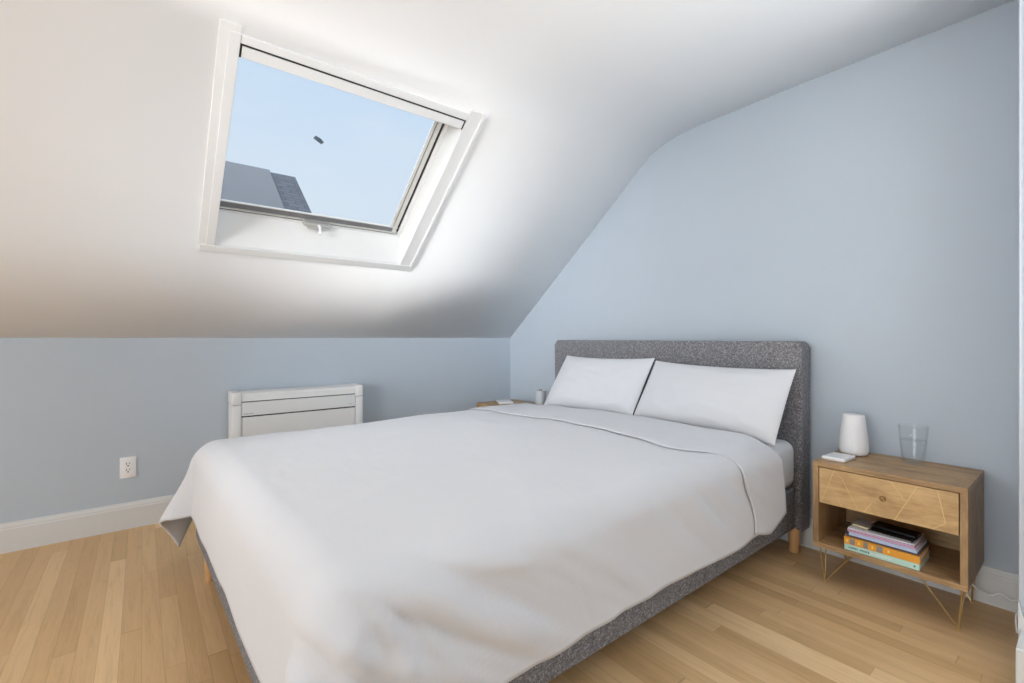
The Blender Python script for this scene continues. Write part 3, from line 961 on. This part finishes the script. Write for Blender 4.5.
# cables
def cable(label, pts, mat, r=0.0024):
    pts = spline(pts, 8)
    o = Vector(pts[0])
    bm = bmesh.new(); tube(bm, [p - o for p in pts], r, 8)
    c = obj('cable', bm, mat, smooth=True); c.location = o
    tag(c, label, 'cable')
    return c
cable('white cable running along the baseboard from behind the nightstand to the door casing',
      [(2.985, -0.10, 0.156), (3.03, -0.10, 0.09), (3.055, -0.045, 0.055), (3.075, -0.028, 0.045), (3.10, -0.026, 0.062), (3.125, -0.03, 0.05), (3.15, -0.03, 0.056), (3.163, -0.06, 0.06), (3.150, -0.16, 0.05), (3.155, -0.20, 0.004)], M['cable'], 0.0033)
cable('thin pale cable hanging in a loop under the nightstand',
      [(2.79, -0.25, 0.157), (2.82, -0.265, 0.135), (2.87, -0.27, 0.112), (2.92, -0.265, 0.115), (2.965, -0.25, 0.145), (2.985, -0.24, 0.157)], M['cable_grey'], 0.002)

# ------------------------------------------------------------------ wall heat pump
hp = empty('wall_heater', (0.0, -1.825, 0.14), label='low white heating and cooling console on the blue knee wall', cat='heater')
LH = Matrix.Translation(-hp.location)
HY0, HY1, HX, HZ0, HZ1 = -2.218, -1.432, 0.17, 0.145, 0.728
def hobj(name, bm, mat, **k):
    bmesh.ops.transform(bm, matrix=LH, verts=bm.verts)
    return obj(name, bm, mat, hp, **k)
ang = math.radians(35)
bm = bmesh.new()
box(bm, 0.018, HX - 0.012, HY0 + 0.010, HY1 - 0.010, HZ0, HZ1 - 0.012, 0.004, 2)
hobj('body', bm, M['plastic'], angle=ang)
for a, b in ((HY0, HY0 + 0.052), (HY1 - 0.052, HY1)):
    hobj('end_cap', BX(0.018, HX + 0.003, a, b, 0.652, HZ1, 0.007, 3), M['plastic'], angle=ang)
    hobj('end_panel', BX(0.02, HX, a + 0.002, b - 0.001, HZ0, 0.650, 0.005, 2), M['plastic'], angle=ang)
bm = bmesh.new()
extrude_profile(bm, [(0.020, 0.70), (0.020, HZ1 - 0.006), (HX - 0.04, HZ1 - 0.004), (HX - 0.018, HZ1 - 0.010), (HX - 0.006, HZ1 - 0.024), (HX - 0.001, 0.671), (HX - 0.02, 0.671)], 'y', HY0 + 0.0535, HY1 - 0.0535)
hobj('air_flap', bm, M['plastic'], angle=math.radians(20))
hobj('front_panel', BX(HX - 0.03, HX - 0.002, HY0 + 0.0535, HY1 - 0.0535, 0.5835, 0.6645, 0.002, 1), M['plastic'])
hobj('grille_panel', BX(HX - 0.03, HX - 0.003, HY0 + 0.056, HY1 - 0.056, HZ0 + 0.03, 0.5755, 0.003, 2), M['plastic'])
bm = bmesh.new()
box(bm, HX - 0.014, HX - 0.011, HY0 + 0.053, HY1 - 0.053, 0.664, 0.6715)
box(bm, HX - 0.014, HX - 0.010, HY0 + 0.053, HY1 - 0.053, 0.575, 0.584)
hobj('slot', bm, M['dark'])
bm = bmesh.new()
for k in range(6):
    y = HY0 + 0.062 + k * 0.009
    box(bm, HX - 0.0022, HX - 0.0012, y, y + 0.006, 0.593 + 0.001 * (k % 2), 0.600)
hobj('badge', bm, M['grey_logo'])
bm = bmesh.new()
for k in range(3):
    y = HY1 - 0.10 + k * 0.01
    box(bm, HX - 0.0022, HX - 0.0012, y, y + 0.006, 0.602, 0.606)
hobj('badge', bm, M['grey_logo'])
# wall bracket feet
bm = bmesh.new(); box(bm, 0.001, 0.019, HY0 + 0.03, HY1 - 0.03, 0.20, 0.70)
hobj('mounting_plate', bm, M['plastic'])

# ------------------------------------------------------------------ outlet
ot = empty('wall_outlet', (0.0, -2.690, 0.336), label='white double wall socket on the blue knee wall above the baseboard', cat='outlet')
obj('cover_plate', BX(0.0004, 0.006, -0.0355, 0.0355, -0.058, 0.058, 0.0025, 2), M['ceramic'], ot, angle=math.radians(38))
dev = obj('receptacle', BX(0.0055, 0.0075, -0.0165, 0.0165, -0.034, 0.034, 0.001, 1), M['ceramic'], ot)
bm = bmesh.new()
for zc in (0.017, -0.017):
    box(bm, 0.0072, 0.0078, -0.0085, -0.0055, zc + 0.000, zc + 0.010)
    box(bm, 0.0072, 0.0078, 0.0055, 0.0085, zc + 0.001, zc + 0.009)
    tube(bm, [(0.0072, 0, zc - 0.007), (0.0078, 0, zc - 0.007)], 0.0035, 10)
obj('socket_holes', bm, M['dark'], dev)

# ------------------------------------------------------------------ light
w = bpy.data.worlds.new('sky')
S.world = w
w.use_nodes = True
nt = w.node_tree
nt.nodes.clear()
out = nt.nodes.new('ShaderNodeOutputWorld')
bg = nt.nodes.new('ShaderNodeBackground')
tc = nt.nodes.new('ShaderNodeTexCoord')
sepn = nt.nodes.new('ShaderNodeSeparateXYZ')
rp = nt.nodes.new('ShaderNodeValToRGB')
e = rp.color_ramp.elements
e[0].position = 0.0; e[0].color = srgb(226, 236, 246)
e[1].position = 0.75; e[1].color = srgb(178, 212, 250)
k = rp.color_ramp.elements.new(0.32); k.color = srgb(218, 233, 250)
k = rp.color_ramp.elements.new(0.55); k.color = srgb(200, 225, 252)
nz = nt.nodes.new('ShaderNodeTexNoise'); nz.inputs['Scale'].default_value = 5.0; nz.inputs['Detail'].default_value = 4
mp = nt.nodes.new('ShaderNodeMapping'); mp.inputs['Scale'].default_value = (1, 1, 3)
mixn = nt.nodes.new('ShaderNodeMix'); mixn.data_type = 'RGBA'
cr = nt.nodes.new('ShaderNodeMapRange'); cr.inputs[1].default_value = 0.5; cr.inputs[2].default_value = 0.75; cr.inputs[4].default_value = 0.45
nt.links.new(tc.outputs['Generated'], sepn.inputs[0])
nt.links.new(tc.outputs['Generated'], mp.inputs[0])
nt.links.new(mp.outputs[0], nz.inputs['Vector'])
nt.links.new(nz.outputs[0], cr.inputs[0])
nt.links.new(sepn.outputs[2], rp.inputs[0])
nt.links.new(cr.outputs[0], mixn.inputs[0])
nt.links.new(rp.outputs[0], mixn.inputs[6])
mixn.inputs[7].default_value = srgb(228, 238, 250)
nt.links.new(mixn.outputs[2], bg.inputs[0])
bg.inputs[1].default_value = 1.0
nt.links.new(bg.outputs[0], out.inputs[0])

def area(name, loc, rot, sx, sy, power, col=(1, 1, 1)):
    L = bpy.data.lights.new(name, 'AREA')
    L.shape = 'RECTANGLE'; L.size = sx; L.size_y = sy; L.energy = power; L.color = col
    o = bpy.data.objects.new(name, L)
    o.location = loc; o.rotation_euler = rot
    COL.objects.link(o)
    return o
FILL_COL = (0.88, 0.945, 1.0)
area('fill_front', ((WX0 + WX1) / 2, Y1 - 0.05, (WZ0 + WZ1) / 2), (PI / 2 + 0.1, 0, 0), WX1 - WX0, WZ1 - WZ0, 165, FILL_COL)  # added fill behind the camera, its window opening is made up
area('fill_side', (X1 + 0.05, (RY0 + RY1) / 2, (WZ0 + WZ1) / 2), (PI / 2 + 0.1, 0, PI / 2), RY1 - RY0, WZ1 - WZ0, 0.5, FILL_COL)  # weak added fill from the right, through an invented opening
area('fill_up', (4.35, -1.35, 0.62), (PI, 0, 0), 1.6, 1.6, 72, FILL_COL)  # unseen fill lamp added to brighten ceiling and upper wall
area('fill_up', (1.5, -4.7, 0.20), (PI - 0.35, 0, 0), 1.4, 1.4, 3, FILL_COL)  # second added fill, low on the left, lifts the sloped ceiling
fl = area('fill_corner', (3.4, -5.2, 1.45), (0, 0, 0), 1.0, 1.0, 6.2, (0.94, 0.975, 1.0))  # narrow fill lamp added to lift the dark far corner
fl.rotation_euler = Vector((0.10 - 3.4, -0.10 + 5.2, 1.52 - 1.45)).to_track_quat('-Z', 'Y').to_euler()
fl.data.spread = math.radians(34)
L = bpy.data.lights.new('sun', 'SUN'); L.energy = 4.2; L.angle = math.radians(100); L.color = (0.95, 0.98, 1.0)
so = bpy.data.objects.new('sun', L); COL.objects.link(so)
so.rotation_euler = Vector((0.45, 0.35, -0.80)).to_track_quat('-Z', 'Y').to_euler()
so.location = (-3, -2, 6)

# ------------------------------------------------------------------ camera
cam = bpy.data.cameras.new('camera')
cam.sensor_fit = 'HORIZONTAL'; cam.sensor_width = 36.0
cam.lens = 466.0 / 1024.0 * 36.0
cam.shift_y = -3.5 / 1024.0
cam.clip_start = 0.02
co = bpy.data.objects.new('camera', cam); COL.objects.link(co)
co.location = (3.335, -2.63, 1.05)
yaw = math.radians(38.45)
fwd = Vector((-math.cos(yaw), math.sin(yaw), 0))
co.rotation_euler = fwd.to_track_quat('-Z', 'Y').to_euler()
S.camera = co

S.cycles.diffuse_bounces = 8
S.cycles.max_bounces = 16
S.cycles.transparent_max_bounces = 24
S.view_settings.view_transform = 'Standard'
S.view_settings.look = 'None'
S.view_settings.gamma = 1.0
S.view_settings.use_curve_mapping = False
S.view_settings.exposure = 0.0
